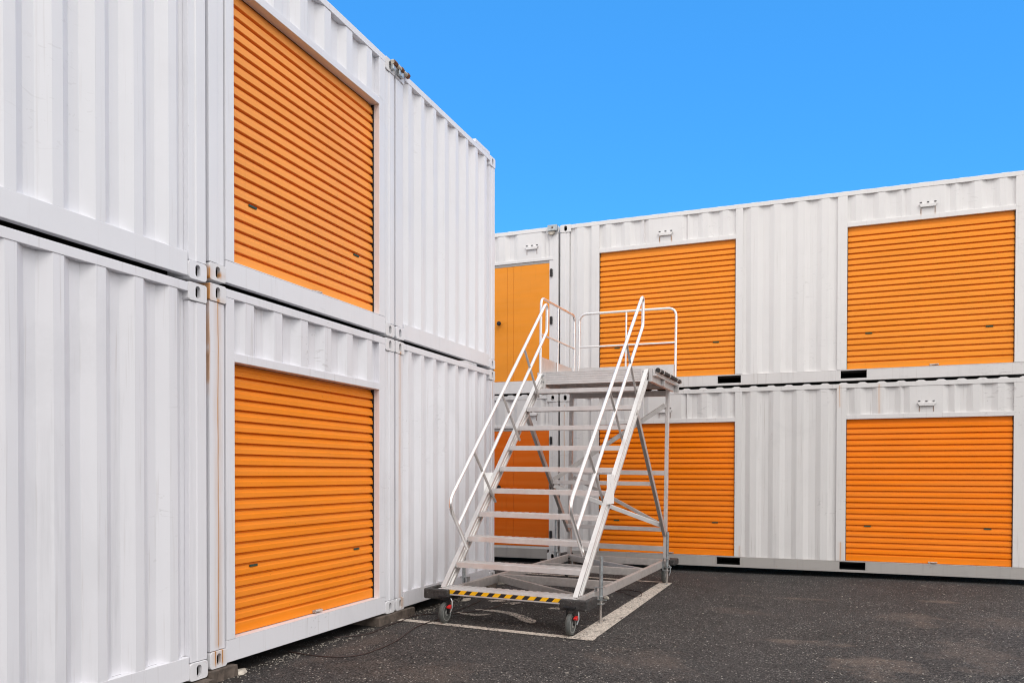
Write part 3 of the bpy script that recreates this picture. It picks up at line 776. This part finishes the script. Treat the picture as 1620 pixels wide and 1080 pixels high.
# base frame
for a0,a1 in ((-.045,.0),(W+.000,W+.045)):
    MB().box(a0,a1,.2405,3.73,.212,.302).build('base_beam', M['alu_beam'], ST, bevel=.004)
for b0 in (1.31,2.53,3.66): MB().box(.0005,W-.0005,b0,b0+.045,.213,.301).build('base_beam', M['alu_beam'], ST, bevel=.003)
bar((.005,1.28,.258),(W-.005,.32,.258),.035,.080,'base_brace')
bar((.005,3.63,.258),(W-.005,2.62,.258),.035,.080,'base_brace')
# corner bumpers
def bumper(a, b, sa, sbn):
    poly = [(0,0),(.245,0),(.262,.018),(.262,.30),(.215,.30),(.215,.060),(0,.060)]
    P = [(a+sa*x, b+sbn*y) for x,y in poly]
    return MB().prism(P, 'c', .222, .316).build('corner_bumper', M['rubber'], ST, bevel=.012)
bumper(W-.085,-.085,1,1); bumper(.085,-.085,-1,1)
q = MB().box(W+.046,W+.075,3.52,3.80,.225,.298); q.build('bumper_bracket', M['alu_beam'], ST, bevel=.003)
MB().prism([(W+.076,3.66),(W+.150,3.66),(W+.165,3.68),(W+.165,3.90),(W+.03,3.90),(W+.03,3.80),(W+.076,3.80)], 'c', .225,.305).build('corner_bumper', M['rubber'], ST, bevel=.014)
MB().prism([(-.076,3.66),(-.150,3.66),(-.165,3.68),(-.165,3.90),(-.03,3.90),(-.03,3.80),(-.076,3.80)], 'c', .225,.305).build('corner_bumper', M['rubber'], ST, bevel=.014)
# castors
def castor(a, b, pedal=True):
    f = MB(); f.box(a-.055,a+.055,b-.05,b+.06,.246,.2615); f.lathe([(0,.034),(.018,.034)],(a,b,.226),'c',18)
    for s in (-1,1):
        f.prism([(b-.03,.235),(b+.035,.235),(b+.028,.13),(b+.018,.085),(b-.012,.085)], 'a', a+s*.034-.003, a+s*.034+.003)
    f.box(a-.037,a+.037,b-.03,b+.035,.218,.2258); f.lathe([(-.042,.009),(.042,.009)],(a,b,.1),'a',10)
    c = f.build('castor', M['blackmetal'], ST, bevel=.002)
    MB().lathe([(-.021,.074),(-.022,.090),(-.014,.0985),(0,.1005),(.014,.0985),(.022,.090),(.021,.074)],(a,b,.1),'a',40).build('tyre', M['tyre'], c, smooth=True)
    MB().lathe([(-.0225,.03),(-.0225,.072),(-.019,.078),(.019,.078),(.0225,.072),(.014,.062),(.012,.035),(.024,.028),(.024,.012)],(a,b,.1),'a',36).build('rim', M['rim'], c, smooth=True)
    if pedal: MB().prism([(b-.06,.165),(b+.0,.180),(b+.015,.155),(b-.01,.140),(b-.05,.148)], 'a', a+.040, a+.068).build('brake_pedal', M['red'], c, bevel=.005)
    MB().tube([(a+.052,b+.01,.235),(a+.072,b+.0,.215),(a+.076,b-.005,.15),(a+.064,b-.02,.105)], .006, 8).build('brake_lever', M['galv'], c, smooth=True)
for a,b in ((.052,-.062),(1.300,-.062),(1.318,3.63),(-.03,3.63)): castor(a,b,b<1)
# screw jacks
def jack(a, b, s, top=.64, foot=-.012):
    j = MB().tube([(a,b,.215),(a,b,top)], .0185, 16).build('screw_jack', M['galv'], ST, smooth=True)
    MB().tube([(a,b,foot+.006),(a,b,.26)], .0125, 12).build('jack_spindle', M['steel'], j, smooth=True)
    MB().lathe([(foot-foot,.042),(.006,.042),(.012,.02),(.03,.018)],(a,b,foot),'c',20).build('foot_plate', M['galv'], j, smooth=True)
    q = MB()
    for c in (.345,.255,.185): q.box(min(a-s*.055,a+s*.03),max(a-s*.055,a+s*.03),b-.035,b+.035,c-.004,c+.004)
    q.box(min(a-s*.055,a-s*.047),max(a-s*.055,a-s*.047),b-.035,b+.035,.1805,.3495)
    q.tube([(a-.05,b-.02,.232),(a+.07,b-.05,.232)], .006, 8)
    q.build('jack_clamp', M['galv'], j, bevel=.0015)
jack(W+.090,.60,1,.64,-.022); jack(W+.105,3.46,1,.68,-.02); jack(-.100,.62,-1,.78,.165); jack(-.135,3.46,-1,.78,.165)
# blank plates fixed to the stringers
MB().box(W+.048,W+.052,.885,1.135,1.120,1.418).build('blank_plate', M['sign'], ST, bevel=.001)
MB().box(-.054,-.050,.975,1.22,1.120,1.418).build('blank_plate', M['sign'], ST, bevel=.001)

# ------------------------------------------------------------------ camera
cam = bpy.data.cameras.new('camera'); co = bpy.data.objects.new('camera', cam); COL.objects.link(co); scene.camera = co
yaw, pit, rol = .377, -.0126, -.0018
r0 = Vector((math.cos(yaw),math.sin(yaw),0)); f0 = Vector((-math.sin(yaw),math.cos(yaw),0)); u0 = Vector((0,0,1))
f1 = f0*math.cos(pit)+u0*math.sin(pit); u1 = -f0*math.sin(pit)+u0*math.cos(pit)
r2_ = r0*math.cos(rol)-u1*math.sin(rol); u2 = r0*math.sin(rol)+u1*math.cos(rol)
co.matrix_world = Matrix.Translation((3.8149,-9.0713,1.4035)) @ Matrix((r2_,u2,-f1)).transposed().to_4x4()
cam.sensor_width = 36; cam.lens = 1249.37*36/1620; cam.shift_y = (765-540)/1620; cam.clip_end = 2000; cam.clip_start = .05

# ------------------------------------------------------------------ light and sky
sun_dir = Vector((.42,-.52,.74)).normalized()
sun = bpy.data.lights.new('sun','SUN'); sun.energy = .55; sun.angle = math.radians(28); sun.color = (1,.955,.90)
so = bpy.data.objects.new('sun', sun); COL.objects.link(so); so.rotation_euler = sun_dir.to_track_quat('Z','Y').to_euler()
w = bpy.data.worlds.new('World'); scene.world = w; w.use_nodes = True; nt = w.node_tree
for n_ in list(nt.nodes): nt.nodes.remove(n_)
N = lambda t,**k: (lambda nd: ([setattr(nd,a,v) for a,v in k.items()], nd)[1])(nt.nodes.new(t))
sky = N('ShaderNodeTexSky', sky_type='NISHITA'); sky.sun_disc = False
sky.sun_elevation = math.asin(sun_dir.z); sky.sun_rotation = math.atan2(sun_dir.x, sun_dir.y)
sky.air_density = 1.0; sky.dust_density = .3; sky.ozone_density = 2.0
tc = N('ShaderNodeTexCoord')
def dot(v):
    d = N('ShaderNodeVectorMath', operation='DOT_PRODUCT'); nt.links.new(tc.outputs['Generated'], d.inputs[0]); d.inputs[1].default_value = v; return d.outputs['Value']
def mr(x,a,b,c,d):
    m = N('ShaderNodeMapRange'); m.interpolation_type = 'SMOOTHSTEP'
    for i,v in zip((1,2,3,4),(a,b,c,d)): m.inputs[i].default_value = v
    nt.links.new(x, m.inputs[0]); return m.outputs[0]
def mth(op,a,b):
    m = N('ShaderNodeMath', operation=op)
    for i,v in enumerate((a,b)):
        if isinstance(v,(int,float)): m.inputs[i].default_value = v
        else: nt.links.new(v, m.inputs[i])
    return m.outputs[0]
ns = N('ShaderNodeTexNoise'); ns.inputs['Scale'].default_value = 3; ns.inputs['Detail'].default_value = 5; nt.links.new(tc.outputs['Generated'], ns.inputs['Vector'])
wob = mth('MULTIPLY', mth('SUBTRACT', ns.outputs[0], .5), .25)
fwd = mth('ADD', dot((f0.x,f0.y,0)), wob); upz = mth('ADD', dot((0,0,1)), wob)
# unseen white cloud cover added behind and overhead for neutral light, clear blue ahead
cover = mth('MAXIMUM', mr(fwd,.58,.30,0,1), mr(upz,.62,.80,0,1))
tint = N('ShaderNodeMix', data_type='RGBA', blend_type='MULTIPLY'); tint.inputs[0].default_value = 1
nt.links.new(sky.outputs[0], tint.inputs[6]); tint.inputs[7].default_value = (1,1,1,1)
SKYTINT = (.37,1.10,1.60,1); tint.inputs[7].default_value = SKYTINT
cl = N('ShaderNodeMix', data_type='RGBA'); nt.links.new(cover, cl.inputs[0]); hz_ = N('ShaderNodeMix', data_type='RGBA'); hz_.inputs[0].default_value = .55; nt.links.new(tint.outputs[2], hz_.inputs[6]); hz_.inputs[7].default_value = (.36,2.30,6.0,1)
nt.links.new(hz_.outputs[2], cl.inputs[6]); cl.inputs[7].default_value = (8.35,8.2,8.2,1)
bg = N('ShaderNodeBackground'); bg.inputs[1].default_value = .10; nt.links.new(cl.outputs[2], bg.inputs[0])
wo = N('ShaderNodeOutputWorld'); nt.links.new(bg.outputs[0], wo.inputs[0])
vs_ = scene.view_settings; vs_.view_transform = 'Standard'; vs_.look = 'None'; vs_.gamma = 1; vs_.use_curve_mapping = False; vs_.exposure = .80
scene.cycles.max_bounces = 8; scene.cycles.use_denoising = True; scene.cycles.filter_width = 1.1
